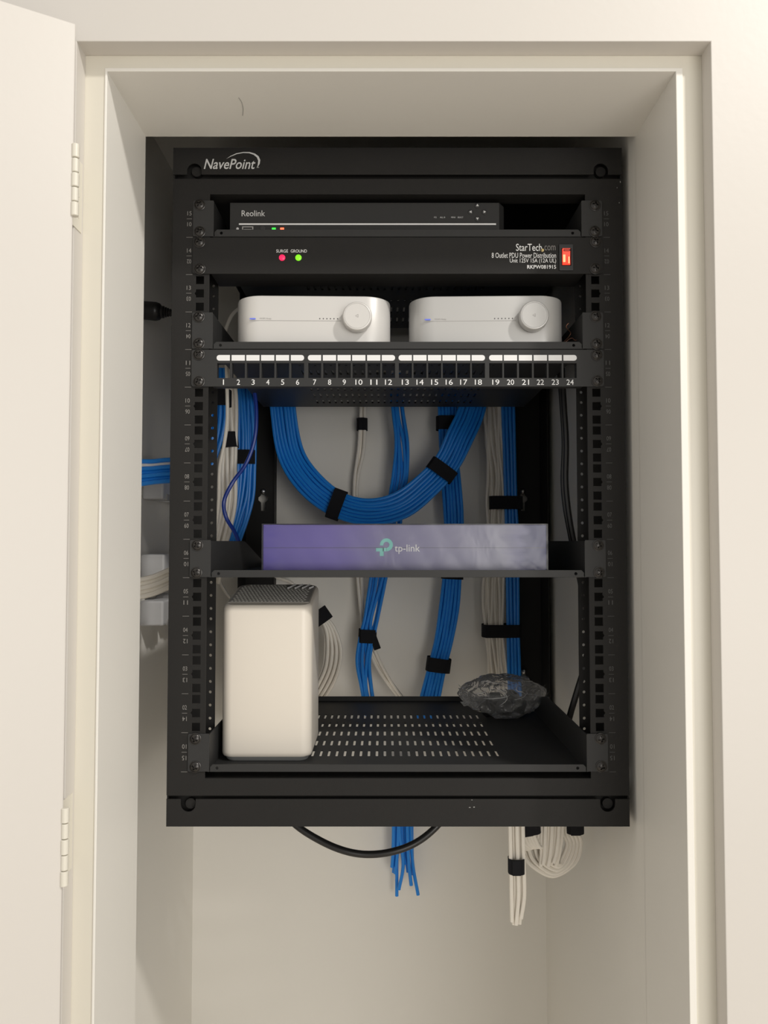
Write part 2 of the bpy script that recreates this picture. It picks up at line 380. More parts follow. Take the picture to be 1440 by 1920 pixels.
def add_screws(parent, u, y=YR-0.0018, xs=0.23256):
    for s in (-1, 1):
        for k in (0, 2):
            o = bpy.data.objects.new('screw', SCREW); C.objects.link(o); o.parent = parent
            jx, jz = random.uniform(-0.0006, 0.0006), random.uniform(-0.0006, 0.0006)
            o.location = Vector((CX+s*xs+jx, y, uz(u, k)+jz)) - parent.location
            o.rotation_euler = (0, random.uniform(0, PI/2), 0)

# ---------------------------------------------------------------- cantilever shelves
def make_shelf(u, label, slots=True):
    zb = ubot(u); t = 0.0014
    root = empty('rack_shelf', (CX, YR+0.19, zb), label, 'shelf', None)
    b = MB(); sx = 0.2165; yb = YR+0.385
    hs = []
    if slots:
        for r in range(6 if u > 10 else 5):
            yc = YR+0.0715+(0.0535 if u > 10 else 0.050)*r
            for c in range(26):
                xc = CX + (c-12.5)*0.0099; hs.append(RR(xc-0.00155, xc+0.00155, yc-0.0135, yc+0.0135, 0.0014, 2))
    plate(b, R4(CX-sx, CX+sx, YR-0.0005, yb), hs, 'XY', zb+0.0010, t)
    # front lip with clipped corners and two round holes
    lh = 0.0088
    plate(b, [(CX-sx+0.001, zb+0.0004), (CX+sx-0.001, zb+0.0004), (CX+sx-0.001, zb+lh-0.003), (CX+sx-0.004, zb+lh), (CX-sx+0.004, zb+lh), (CX-sx+0.001, zb+lh-0.003)],
          [CIR(CX-0.2075, zb+0.0046, 0.0017, 10), CIR(CX+0.2060, zb+0.0046, 0.0017, 10)], 'XZ', YR-0.0012, t, 0.0003)
    plate(b, R4(CX-sx, CX+sx, zb+0.0004, zb+0.009), [], 'XZ', yb, t)
    for s in (-1, 1):
        plate(b, [(YR-0.0019, zb+0.0004), (YR+0.225, zb+0.0004), (yb, zb+0.0004), (yb, zb+0.009), (YR+0.215, zb+0.0425), (YR-0.0019, zb+0.0425)], [], 'YZ', CX+s*(sx+0.0007), t)
        x0, x1 = sorted((CX+s*(sx+0.0005), CX+s*0.2410))
        plate(b, RR(x0, x1, zb+0.0006, zb+0.0436, 0.002, 3, (1, 0, 0, 1) if s < 0 else (0, 1, 1, 0)), [CIR(CX+s*0.23256, uz(u, 0), 0.0035), CIR(CX+s*0.23256, uz(u, 2), 0.0035)], 'XZ', YR-0.0011, t, 0.0003)
    b.build('tray', M['shelf'], root)
    add_screws(root, u)
    return root
make_shelf(15, 'black rack shelf at the very top, carrying the video recorder')
make_shelf(12, 'black rack shelf carrying the two silver amplifiers')
make_shelf(6, 'black rack shelf carrying the purple shrink wrapped box')
make_shelf(1, 'black slotted rack shelf at the bottom, carrying the white modem')

# ---------------------------------------------------------------- video recorder
zf = ubot(15) + 0.0019; YN = YR+0.008
nvr = empty('video_recorder', (P(688, 400, YN).x, YN+0.11, zf), 'slim black network video recorder on the top rack shelf', 'video recorder')
xa, xb = P(431, 400, YN).x, P(936, 400, YN).x
b = MB(); zt = zf+0.0435
b.box(xa+0.001, xb+0.002, YN+0.010, YN+0.235, zf, zt-0.0005)
# moulded front with a slanting right end
o8 = [(xa, YN), (xb, YN), (xb+0.0075, YN+0.012), (xa, YN+0.012)]
b.add([(x, y, zf) for x, y in o8] + [(x, y, zt) for x, y in o8], [(0,3,2,1), (4,5,6,7), (0,1,5,4), (1,2,6,5), (2,3,7,6), (3,0,4,7)])
b.build('housing', M['nvr'], nvr, bevel=0.0006)
b = MB(); bb = pbox(448, 419, 930, 421.6, YN-0.0004); b.box(bb[0], bb[1], YN-0.0006, YN, bb[2], bb[3]); b.build('white_line', M['whiteprint'], nvr)
b = MB(); text(b, 'Reolink', pbox(453, 394.5, 497, 405.5, YN-0.0004), YN-0.0004, bold=0.004)
b.build('brand_lettering', M['logo'], nvr); b = MB(); text(b, 'F/2', pbox(814, 406, 818.5, 409, YN-0.0004), YN-0.0004); text(b, 'ALL B', pbox(825, 406, 834.5, 409, YN-0.0004), YN-0.0004)
text(b, 'MENU', pbox(846, 406, 854, 409, YN-0.0004), YN-0.0004); text(b, 'SELECT', pbox(858, 406, 868.5, 409, YN-0.0004), YN-0.0004)
b.build('button_lettering', M['logo'], nvr)
for (x, y, a) in ((895, 386, 0), (895, 410.5, 2), (882.5, 398, 1), (908, 398, 3)):
    c = P(x, y, YN); b = MB(); lathe(b, [(0.0032, 0), (0.0032, 0.0006), (0.0026, 0.0010)], (c.x, YN, c.z), 'Y', 20)
    bt = b.build('arrow_button', M['plastic'], nvr)
    b = MB(); tri = [Vector((math.cos(PI/2+k*2*PI/3), 0, math.sin(PI/2+k*2*PI/3)))*0.0019 for k in range(3)]
    rot = Matrix.Rotation(-a*PI/2, 3, 'Y'); b.add([Vector((c.x, YN-0.0013, c.z)) + rot @ v for v in tri], [(0, 1, 2)])
    q = b.build('arrow', M['logo']); q.parent = bt; q.data.transform(Matrix.Translation(-nvr.location))
b = MB(); bb = pbox(454, 425, 475, 434, YN); plate(b, R4(bb[0], bb[1], bb[2], bb[3]), [R4(bb[0]+0.0012, bb[1]-0.0012, bb[2]+0.001, bb[3]-0.001)], 'XZ', YN-0.0002, 0.001)
b.box(bb[0]+0.002, bb[1]-0.002, YN-0.0006, YN-0.0002, bb[2]+0.001, bb[2]+0.0026); b.build('usb_port', M['greymark'], nvr)
b = MB(); c = P(492.5, 428, YN); lathe(b, [(0.003, 0), (0.003, 0.0008), (0.0026, 0.0010)], (c.x, YN, c.z), 'Y', 20); b.build('round_button', M['plastic'], nvr)
b = MB(); c = P(445.5, 429, YN); lathe(b, [(0.0016, 0), (0.0016, 0.0003)], (c.x, YN, c.z), 'Y', 12); b.build('mouse_mark', M['logo'], nvr)
for x, m in ((513.5, 'green'), (529, 'red')):
    c = P(x, 428.8, YN); b = MB(); b.box(c.x-0.0023, c.x+0.0023, YN-0.0006, YN, c.z-0.0011, c.z+0.0011); b.build('indicator_light', M[m], nvr, bevel=0.0004)

# ---------------------------------------------------------------- power distribution unit
zb = ubot(14); YP = YR-0.0016
pdu = empty('power_strip', (CX, YR+0.03, zb), 'black one unit power distribution panel with red rocker switch', 'power strip')
b = MB(); plate(b, RR(CX-0.2413, CX+0.2413, zb+0.0005, zb+0.0440, 0.003, 3), [CIR(CX+s*0.23256, uz(14, k), 0.0035) for s in (-1, 1) for k in (0, 2)], 'XZ', YP+0.0008, 0.0016, 0.0003)
b.box(CX-0.2195, CX+0.2195, YR, YR+0.045, zb+0.001, zb+0.0435)
b.build('housing', M['black'], pdu); add_screws(pdu, 14, YP-0.0002)
for x, m in ((529, 'pink'), (559.6, 'lime')):
    c = P(x, 483.2, YP); b = MB(); lathe(b, [(0.0037, 0), (0.0036, 0.0006), (0.0026, 0.0013), (0.001, 0.0016)], (c.x, YP, c.z), 'Y', 24); b.build('indicator_light', M[m], pdu)
b = MB(); YT = YP-0.0003
text(b, 'SURGE', pbox(518, 467.8, 540, 473.6, YT), YT, bold=0.002); text(b, 'GROUND', pbox(545, 467.8, 575.5, 473.6, YT), YT, bold=0.002)
b.build('light_lettering', M['whiteprint'], pdu); b = MB()
text(b, 'StarTech', pbox(967.5, 457, 1016, 470.5, YT), YT, bold=0.004)
b.build('brand_lettering', M['whiteprint'], pdu); b = MB()
text(b, '8 Outlet PDU Power Distribution', pbox(922, 473.8, 1042.5, 483.6, YT), YT, bold=0.002)
text(b, 'Unit 125V 15A (12A UL)', pbox(956, 484.6, 1042.5, 494.6, YT), YT, bold=0.002); text(b, 'RKPW081915', pbox(988.5, 496.8, 1042.5, 504, YT), YT, bold=0.014)
b.build('lettering', M['whiteprint'], pdu)
b = MB(); text(b, 'com', pbox(1021, 460.5, 1041.5, 469.5, YT), YT, bold=-0.004); b.build('dim_lettering', M['mark'], pdu)
b = MB(); c = P(1017, 469.2, YP); lathe(b, [(0.0018, 0), (0.0018, 0.0003)], (c.x, YP, c.z), 'Y', 16); b.build('gold_dot', M['goldprint'], pdu)
bb = pbox(1048, 459, 1074, 508, YP); b = MB()
plate(b, RR(*bb, 0.001, 3), [R4(bb[0]+0.003, bb[1]-0.0026, bb[2]+0.0058, bb[3]-0.0046)], 'XZ', YP-0.0008, 0.0024, 0.0005)
sw = b.build('switch_bezel', M['plastic'], pdu)
bb = pbox(1053.5, 467, 1069, 497, YP); b = MB(); n = 10; vs = []; fs = []
for i in range(n+1):
    q = i/n; z = bb[2]+(bb[3]-bb[2])*q; y = YP-0.0010-0.0022*abs(q-0.42)
    vs += [(bb[0]+0.0004, y, z), (bb[1]-0.0004, y, z)]
for i in range(n): fs.append((2*i, 2*i+1, 2*i+3, 2*i+2))
b.add(vs, fs, True); b.box(bb[0]+0.0004, bb[1]-0.0004, YP-0.0008, YP+0.001, bb[2], bb[3])
q = b.build('rocker', M['redglow']); q.parent = sw; q.data.transform(Matrix.Translation(-pdu.location))
b = MB(); c = P(1057.5, 485, YP); b.box(c.x-0.0016, c.x+0.0012, YP-0.0028, YP-0.0016, c.z-0.0048, c.z+0.0040)
c = P(1066, 487, YP); b.box(c.x-0.0007, c.x+0.0007, YP-0.0028, YP-0.0016, c.z-0.0050, c.z+0.0030)
q = b.build('neon_glow', M['redhot'], bevel=0.0004); q.parent = sw; q.data.transform(Matrix.Translation(-pdu.location))
b = MB(); c = P(1062, 470.5, YP); plate(b, RR(c.x-0.0038, c.x+0.0038, c.z-0.0011, c.z+0.0011, 0.0005, 2), [R4(c.x-0.003, c.x+0.003, c.z-0.0005, c.z+0.0005)], 'XZ', YP-0.0028, 0.0006)
q = b.build('off_mark', M['plastic']); q.parent = sw; q.data.transform(Matrix.Translation(-pdu.location))

# ---------------------------------------------------------------- patch panel
zb = ubot(11)
pp = empty('patch_panel', (CX, YR+0.005, zb), 'black 24 port patch panel with numbered empty ports and white label strips', 'patch panel')
PX = [419, 447, 474.6, 502.2, 530, 558, 590, 618, 645.5, 673, 701, 728.5, 760, 787.5, 815, 842.3, 869.5, 897, 929.7, 957.3, 985.3, 1013.2, 1041, 1069]
b = MB(); hs = [CIR(CX+s*0.23256, uz(11, k), 0.0035) for s in (-1, 1) for k in (0, 2)]
for x in PX: bb = pbox(x-12.2, 681, x+12, 708.5, YP); hs.append(R4(*bb))
plate(b, RR(CX-0.2413, CX+0.2413, zb+0.0005, zb+0.0440, 0.003, 3), hs, 'XZ', YP+0.0008, 0.0016, 0.0003)
for z in (zb+0.0012, zb+0.0432): b.box(CX-0.2165, CX+0.2165, YP+0.001, YP+0.012, z-0.0007, z+0.0007)
for i, x in enumerate(PX):
    bb = pbox(x-13.2, 679.5, x+13, 710, YP); 
    plate(b, R4(*bb), [R4(bb[0]+0.0007, bb[1]-0.0007, bb[2]+0.0009, bb[3]-0.0009)], 'XZ', YP+0.005, 0.008)
b.build('face_plate', M['shelf'], pp); add_screws(pp, 11, YP-0.0002)
for i, x in enumerate(PX):
    b = MB(); bb = pbox(x-12.7, 665.8, x+12.2, 676.3, YP); g = i % 6
    plate(b, RR(*bb, 0.0031, 5, (g == 0, g == 5, g == 5, g == 0)), [], 'XZ', YP-0.0002, 0.0004)
    b.build('label_strip', M['whiteprint'], pp)
b = MB()
for i, x in enumerate(PX):
    w_ = 3.0 if i < 9 else 6.6
    if i == 0: w_ = 1.0
    text(b, str(i+1), pbox(x-w_, 711.5, x+w_, 721.5, YT), YT, bold=0.002)
b.build('port_numbers', M['whiteprint'], pp)

# ---------------------------------------------------------------- the two amplifiers
def make_amp(cx, cy, rz, label, m, dark_mark, kz):
    zf = ubot(12)+0.0019; root = empty('amplifier', (cx, cy, zf), label, 'amplifier', 'compact stereo amplifiers on the rack shelf')
    root.rotation_euler = (0, 0, rz); L = Matrix.Identity(4)
    W = 0.093; H0, H1 = 0.0025, 0.0655; r = 0.030
    def part(name, bmb, mm, par=None, bevel=0):
        o = bmb.build(name, mm, None, bevel=bevel); o.parent = par or root; return o
    b = MB(); prof = [(H0, -0.0015), (H0+0.0012, -0.0003), (H0+0.003, 0), (H1-0.003, 0), (H1-0.001, -0.0006), (H1, -0.0022)]
    ring = RR(-W, W, -W, W, r, 10); n = len(ring); vs = []; fs = []
    for z, off in prof:
        k = (W+off)/W
        for x, y in ring: vs.append((x*k, y*k, z))
    for i in range(len(prof)-1):
        for j in range(n): j2 = (j+1) % n; fs.append((i*n+j, i*n+j2, (i+1)*n+j2, (i+1)*n+j))
    b.add(vs, fs, True); b.add(vs[:n], [tuple(range(n))[::-1]]); b.add(vs[-n:], [tuple(range(n))])
    part('housing', b, m)
    b = MB(); lathe(b, [(0.078, 0), (0.078, H0+0.0005)], (0, 0, 0), 'Z', 32); part('rubber_base', b, M['plastic'])
    kx = 0.0530
    b = MB(); lathe(b, [(0.0155, -0.001), (0.0155, 0.0015), (0.0168, 0.0020), (0.0172, 0.003), (0.0172, 0.0125), (0.0166, 0.0140), (0.0158, 0.0146), (0.0150, 0.0146), (0.0149, 0.0141), (0.0146, 0.0141), (0.0145, 0.0145), (0.0001, 0.0145)], (kx, -W, kz), 'Y', 48)
    kn = part('volume_knob', b, m)
    b = MB(); t_ = [Vector((-0.0022, 0, 0)), Vector((0.0012, 0, 0.0020)), Vector((0.0012, 0, -0.0020))]; t2 = [v*0.72 for v in t_]
    b.add([Vector((kx, -W-0.0148, kz))+v for v in t_ + t2], [(0, 1, 4, 3), (1, 2, 5, 4), (2, 0, 3, 5)]); part('play_mark', b, M['greymark'] if dark_mark else M['dimprint'], kn)
    b = MB(); b.box(-0.0745, 0.0335, -W-0.0002, -W+0.0002, kz-0.0024, kz-0.0019); part('groove_line', b, M['greymark'])
    b = MB(); b.box(-0.0745, -0.0675, -W-0.0003, -W+0.0002, kz-0.0009, kz+0.0007); part('status_light', b, M['blueled'], bevel=0.0003)
    b = MB(); text(b, 'WiiM Amp', (-0.0630, -0.0490, kz-0.0012, kz+0.0012), -W-0.0003); part('lettering', b, M['greymark'] if dark_mark else M['dimprint'])
    b = MB()
    for k in range(6): lathe(b, [(0.0007, 0), (0.0007, 0.0003)], (0.0085+k*0.0042, -W, kz+0.0005), 'Y', 8)
    part('indicator_dots', b, M['dark'])
    return root
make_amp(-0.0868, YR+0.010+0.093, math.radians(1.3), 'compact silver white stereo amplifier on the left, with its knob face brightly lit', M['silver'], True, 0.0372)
make_amp(0.1255, YR+0.010+0.093, math.radians(-1.6), 'compact silver stereo amplifier on the right, greyed as if shaded, next to the loose copper wires', M['silverb'], True, 0.0372)

# ---------------------------------------------------------------- purple box in shrink wrap
def box_mat():
    m = bpy.data.materials.new('purple_carton_painted_reflection'); m.use_nodes = True; nt = m.node_tree; bs = nt.nodes['Principled BSDF']
    tc = nt.nodes.new('ShaderNodeTexCoord'); sx = nt.nodes.new('ShaderNodeSeparateXYZ'); nt.links.new(tc.outputs['Generated'], sx.inputs[0])
    nz = nt.nodes.new('ShaderNodeTexNoise'); nz.inputs['Scale'].default_value = 5; nz.inputs['Detail'].default_value = 3; nt.links.new(tc.outputs['Generated'], nz.inputs['Vector'])
    ad = nt.nodes.new('ShaderNodeMath'); ad.operation = 'MULTIPLY_ADD'; ad.inputs[1].default_value = 0.12; nt.links.new(nz.outputs['Fac'], ad.inputs[0]); nt.links.new(sx.outputs['X'], ad.inputs[2])
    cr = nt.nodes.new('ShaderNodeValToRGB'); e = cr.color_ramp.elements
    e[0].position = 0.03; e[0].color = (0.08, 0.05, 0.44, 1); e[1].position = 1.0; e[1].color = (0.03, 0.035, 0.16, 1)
    for p, c in ((0.12, (0.160, 0.123, 0.464)), (0.30, (0.196, 0.152, 0.493)), (0.50, (0.232, 0.217, 0.392)), (0.90, (0.275, 0.275, 0.377)), (0.97, (0.174, 0.174, 0.319))):  # greyer right part: the bright wall's reflection put into the carton colour
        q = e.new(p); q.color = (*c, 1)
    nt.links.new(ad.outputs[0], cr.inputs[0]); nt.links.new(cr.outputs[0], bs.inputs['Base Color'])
    bs.inputs['Roughness'].default_value = 0.45; return m
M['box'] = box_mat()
def wrap_mat():
    m = bpy.data.materials.new('clear_film'); m.use_nodes = True; nt = m.node_tree; nt.nodes.remove(nt.nodes['Principled BSDF'])
    out = nt.nodes['Material Output']; tr = nt.nodes.new('ShaderNodeBsdfTransparent'); gl = nt.nodes.new('ShaderNodeBsdfGlossy'); gl.inputs['Roughness'].default_value = 0.30
    tr.inputs[0].default_value = (0.97, 0.97, 0.97, 1)
    fr = nt.nodes.new('ShaderNodeFresnel'); fr.inputs[0].default_value = 1.5
    tc = nt.nodes.new('ShaderNodeTexCoord'); nz = nt.nodes.new('ShaderNodeTexNoise'); nz.inputs['Scale'].default_value = 18; nz.inputs['Distortion'].default_value = 1.2
    nt.links.new(tc.outputs['Object'], nz.inputs['Vector']); bp = nt.nodes.new('ShaderNodeBump'); bp.inputs['Strength'].default_value = 0.22; bp.inputs['Distance'].default_value = 0.004
    nt.links.new(nz.outputs['Fac'], bp.inputs['Height']); nt.links.new(bp.outputs[0], gl.inputs['Normal']); nt.links.new(bp.outputs[0], fr.inputs['Normal'])
    mul = nt.nodes.new('ShaderNodeMath'); mul.operation = 'MULTIPLY_ADD'; mul.inputs[1].default_value = 1.0; mul.inputs[2].default_value = 0.02; nt.links.new(fr.outputs[0], mul.inputs[0])
    mx = nt.nodes.new('ShaderNodeMixShader'); nt.links.new(mul.outputs[0], mx.inputs[0]); nt.links.new(tr.outputs[0], mx.inputs[1]); nt.links.new(gl.outputs[0], mx.inputs[2])
    nt.links.new(mx.outputs[0], out.inputs[0]); return m
M['film'] = wrap_mat()
def bag_mat():
    m = wrap_mat(); m.name = 'crumpled_clear_film'; nt = m.node_tree; out = nt.nodes['Material Output']; sh = out.inputs[0].links[0].from_socket
    df = nt.nodes.new('ShaderNodeBsdfTranslucent'); df.inputs[0].default_value = (0.8, 0.8, 0.8, 1); d2 = nt.nodes.new('ShaderNodeBsdfDiffuse'); d2.inputs[0].default_value = (0.8, 0.8, 0.8, 1)
    a = nt.nodes.new('ShaderNodeAddShader'); nt.links.new(df.outputs[0], a.inputs[0]); nt.links.new(d2.outputs[0], a.inputs[1])
    mx = nt.nodes.new('ShaderNodeMixShader'); mx.inputs[0].default_value = 0.11; nt.links.new(sh, mx.inputs[1]); nt.links.new(a.outputs[0], mx.inputs[2]); nt.links.new(mx.outputs[0], out.inputs[0])
    for n in nt.nodes:
        if n.type == 'TEX_NOISE': n.inputs['Scale'].default_value = 42; n.inputs['Distortion'].default_value = 2.0
        if n.type == 'BUMP': n.inputs['Strength'].default_value = 0.9; n.inputs['Distance'].default_value = 0.01
        if n.type == 'BSDF_GLOSSY': n.inputs['Roughness'].default_value = 0.12
    return m
M['bagfilm'] = bag_mat()
YX = 0.925; zf = ubot(6)+0.0019
bx0, bx1 = P(491, 1000, YX).x, P(1027, 1000, YX).x; zt = P(700, 981.5, YX).z
carton = empty('switch_box', ((bx0+bx1)/2, YX+0.13, zf), 'flat purple cardboard box in shrink wrap with teal and white logo', 'box')
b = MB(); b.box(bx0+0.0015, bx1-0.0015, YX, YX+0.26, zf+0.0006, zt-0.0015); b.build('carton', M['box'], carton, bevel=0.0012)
b = MB(); zz = P(700, 1027, YX).z; b.box(bx0+0.0015, bx1-0.0015, YX-0.0002, YX+0.0004, zz-0.0002, zz+0.0002); b.build('flap_seam', M['dark'], carton)
# film: a slightly creased skin
b = MB(); nx, nz_ = 90, 14; vs = []; fs = []
rnd = random.Random(3)
for j in range(nz_+1):
    for i in range(nx+1):
        u, v = i/nx, j/nz_; e = min(u, 1-u)*12; k = math.exp(-e*1.3)
        y = YX-0.0006-0.0016*k*abs(math.sin(v*17+u*60)) - 0.0003*abs(math.sin(u*31+v*3))
        vs.append((bx0+(bx1-bx0)*u, y, zf+0.0003+(zt-zf-0.0006)*v))
for j in range(nz_):
    for i in range(nx): a = j*(nx+1)+i; fs.append((a, a+1, a+nx+2, a+nx+1))
b.add(vs, fs, True); m0 = len(vs)
b.add([(bx0, YX-0.0006, zt-0.0003), (bx1, YX-0.0006, zt-0.0003), (bx1, YX+0.262, zt-0.0003), (bx0, YX+0.262, zt-0.0003)], [(0, 1, 2, 3)])
for x in (bx0, bx1): b.add([(x, YX-0.0006, zf+0.0004), (x, YX+0.262, zf+0.0004), (x, YX+0.262, zt-0.0003), (x, YX-0.0006, zt-0.0003)], [(0, 1, 2, 3)])
b.build('shrink_wrap', M['film'], carton)
YL = YX-0.0003
def seg(mb, pts_o, pts_i, Y):
    n = len(pts_o); mb.add([P(x, y, Y) for x, y in pts_o] + [P(x, y, Y) for x, y in pts_i], [(i, i+1, n+i+1, n+i) for i in range(n-1)])
b = MB()   # round bowl with a stem and a foot to the left
cxp, cyp, ro, ri = 724.5, 1021.5, 12.2, 5.6
angs = [PI + (1.5*PI)*i/20 for i in range(21)]
o_ = [(cxp+ro*math.cos(a), cyp+ro*math.sin(a)) for a in angs]; i_ = [(cxp+ri*math.cos(a), cyp+ri*math.sin(a)) for a in angs]
o_ = [(cxp-ro, cyp+1.2)] + o_ + [(cxp+0.0, cyp+ro)]; i_ = [(cxp-ri, cyp+1.2)] + i_ + [(cxp+0.0, cyp+ri)]
seg(b, o_, i_, YL)
b.add([P(x, y, YL) for x, y in ((718, 1027.2), (725, 1027.2), (725, 1033.8), (718, 1033.8))], [(0, 1, 2, 3)])
b.add([P(x, y, YL) for x, y in ((705, 1027.5), (719.4, 1027.5), (719.4, 1042.5), (712, 1042.5), (712, 1034), (705, 1034))], [(0, 1, 4, 5), (1, 2, 3, 4)])
b.build('logo_mark', M['teal'], carton)
b = MB(); text(b, 'tp-link', pbox(740, 1021, 787.5, 1038.5, YL), YL, bold=0.004); b.build('lettering', M['whiteprint'], carton)

# ---------------------------------------------------------------- white modem
zf = ubot(1)+0.0019; YM = 0.926; mx0, mx1 = -0.1950, -0.0868; dep = 0.112
modem = empty('modem', ((mx0+mx1)/2, YM+dep/2, zf), 'tall warm white internet gateway with grey patterned top on the bottom shelf', 'modem')
cx_, cy_ = (mx0+mx1)/2, YM+dep/2; hw, hd = (mx1-mx0)/2, dep/2
zfront, zback = -0.0772, -0.0572
def topz(y): return zfront + (zback-zfront)*((y-YM)/dep)
rad = 0.013
ring = RR(-hw, hw, -hd, hd, rad, 8); n = len(ring)
def layers(mb, lv, mi=0, cap0=False, cap1=True, smooth=True):
    vs = []; fs = []
    for (kx, zfun) in lv:
        for x, y in ring: X = cx_+x*kx; Yv = cy_+y*kx; vs.append((X, Yv, zfun(Yv)))
    for i in range(len(lv)-1):
        for j in range(n): j2 = (j+1) % n; fs.append((i*n+j, i*n+j2, (i+1)*n+j2, (i+1)*n+j))
    mb.add(vs, fs, smooth, mi)
    if cap1: mb.add(vs[-n:], [tuple(range(n))])
    if cap0: mb.add(vs[:n], [tuple(range(n))[::-1]])
b = MB()
layers(b, [(0.95, lambda y: zf+0.0052), (0.975, lambda y: zf+0.0056), (0.992, lambda y: zf+0.0072), (1.0, lambda y: zf+0.0105), (1.0, lambda y: topz(y)-0.05), (1.0, lambda y: topz(y)-0.0075), (0.994, lambda y: topz(y)-0.0048), (0.982, lambda y: topz(y)-0.0026), (0.962, lambda y: topz(y)-0.0010), (0.935, lambda y: topz(y))])
b.build('housing', M['modem'], modem)
b = MB(); layers(b, [(0.90, lambda y: zf+0.0002), (0.93, lambda y: zf+0.0030), (0.945, lambda y: zf+0.0058)], cap0=True); b.build('foot', M['modemfoot'], modem)
# patterned grille on the slanting top
slope = (zback-zfront)/dep
b = MB(); gx0, gx1, gy0, gy1 = cx_-hw*0.91, cx_+hw*0.91, cy_-hd*0.70, cy_+hd*0.93
outl = RR(gx0, gx1, gy0, gy1, 0.014, 6, (0, 0, 1, 1)); nn = len(outl)
b.add([(x, y, topz(y)+0.0004) for x, y in outl], [tuple(range(nn))]); 
b.add([(x, y, topz(y)+0.0004) for x, y in outl] + [(x, y, topz(y)-0.001) for x, y in outl], [(j, nn+j, nn+(j+1) % nn, (j+1) % nn) for j in range(nn)])
gr = b.build('top_grille', M['grille'], modem)
b = MB(); ny = 13; nxg = 20
for j in range(ny):
    y = gy0+0.004+(gy1-gy0-0.010)*j/(ny-1)
    for i in range(nxg):
        x = gx0+0.004+(gx1-gx0-0.008)*(i+0.5*(j % 2))/nxg
        inset = 0.008 if y > gy1-0.012 else 0
        if x < gx0+0.003+inset or x > gx1-0.004-inset: continue
        if y > gy1-0.024 and x > gx1-0.036: continue
        dx, dy = 0.0021, 0.0024; h = 0.0011
        b.add([(x-dx, y, topz(y)+0.0004), (x, y-dy, topz(y-dy)+0.0004), (x+dx, y, topz(y)+0.0004), (x, y+dy, topz(y+dy)+0.0004), (x, y, topz(y)+h)], [(0, 1, 4), (1, 2, 4), (2, 3, 4), (3, 0, 4)])
q = b.build('grille_pattern', M['grillehi']); q.parent = gr; q.data.transform(Matrix.Translation(-modem.location))
b = MB()
for k in range(4):
    x0 = gx1-0.034+k*0.0095; y0 = gy1-0.023; e = 1.0 if k < 3 else 0.45
    tube(b, [(x0, y0, topz(y0)+0.0010), (x0+0.0075*e, y0+0.0195*e, topz(y0+0.0195*e)+0.0010)], 0.0012, 8)
q = b.build('white_stripes', M['whiteprint']); q.parent = gr; q.data.transform(Matrix.Translation(-modem.location))
b = MB(); t_ = MB(); text(t_, 'xfinity', (cx_-0.0075, cx_+0.0075, 0, 0.0030), 0, bold=0.002)
yy = cy_-hd*0.84
b.add([(v.x, yy+v.z, topz(yy+v.z)+0.0007) for v in t_.v], t_.f); b.build('lettering', M['greymark'], modem)

# ---------------------------------------------------------------- plastic bag of black parts
bagc = Vector((P(945, 1310, 1.165).x, 1.165, ubot(1)+0.0019))
bag = empty('parts_bag', bagc, 'clear plastic bag of black parts lying on the bottom shelf at right', 'bag')
b = MB(); nu, nv_ = 72, 40; rr = random.Random(11); vs = []; fs = []
from mathutils import noise as mn
for j in range(nv_+1):
    th = PI*j/nv_
    for i in range(nu):
        ph = 2*PI*i/nu
        d = Vector((math.sin(th)*math.cos(ph), math.sin(th)*math.sin(ph), math.cos(th)))
        rdg = abs(mn.noise(d*1.7+Vector((3, 1, 2)))); r2 = abs(mn.noise(d*4.3+Vector((1, 7, 2))))
        k = 1.05-0.30*rdg-0.13*r2
        ex = 1+0.28*max(0, abs(d.x)-0.75)*3
        p = Vector((d.x*0.056*k*ex, d.y*0.040*k, max(-0.0, 0.030+d.z*0.034*k)))
        p.z = max(0.0006, p.z + 0.004*d.x*d.x)
        vs.append(bagc+p)
for j in range(nv_):
    for i in range(nu): i2 = (i+1) % nu; fs.append((j*nu+i, (j+1)*nu+i, (j+1)*nu+i2, j*nu+i2))
b.add(vs, fs, True)
# crimped ends of the bag
for s in (-1, 1):
    vs = []; nf = 9
    for i in range(nf+1):
        a = (i/nf-0.5); vs += [bagc+Vector((s*0.048, a*0.02, 0.026+a*0.012)), bagc+Vector((s*(0.062+0.006*(i % 2)), a*0.040, 0.030+a*0.022+0.004*(i % 2)))]
    b.add(vs, [(2*i, 2*i+1, 2*i+3, 2*i+2) for i in range(nf)])
b.build('bag_film', M['bagfilm'], bag)
b = MB(); rr = random.Random(5)
for (x, y, z, r, h, rx) in ((-0.026, -0.010, 0.014, 0.012, 0.016, 0.5), (0.0, -0.006, 0.013, 0.012, 0.018, 1.2), (0.024, 0.002, 0.015, 0.011, 0.018, -0.7), (-0.012, 0.010, 0.024, 0.010, 0.016, 0.9), (0.014, 0.008, 0.028, 0.010, 0.014, 0.3)):
    t_ = MB(); lathe(t_, [(r*0.9, -h/2), (r, -h/2+0.002), (r, h/2-0.002), (r*0.8, h/2), (r*0.45, h/2), (r*0.45, h/2-0.005)], (0, 0, 0), 'Z', 16)
    mt = Matrix.Translation(bagc+Vector((x, y, z))) @ Matrix.Rotation(rx, 4, 'X') @ Matrix.Rotation(rx*1.7, 4, 'Y')
    zmin = min((mt @ v).z for v in t_.v); sh = max(0, bagc.z+0.001-zmin)
    b.add([mt @ v + Vector((0, 0, sh)) for v in t_.v], t_.f, True)
b.build('black_parts', M['cord'], bag)
b = MB(); rr = random.Random(21)
M['crease'] = mat('painted_crease_glint', (0.75, 0.75, 0.75), 0.15, spec=0.8, alpha=0.55)  # pale tubes added along the film's creases as their highlights
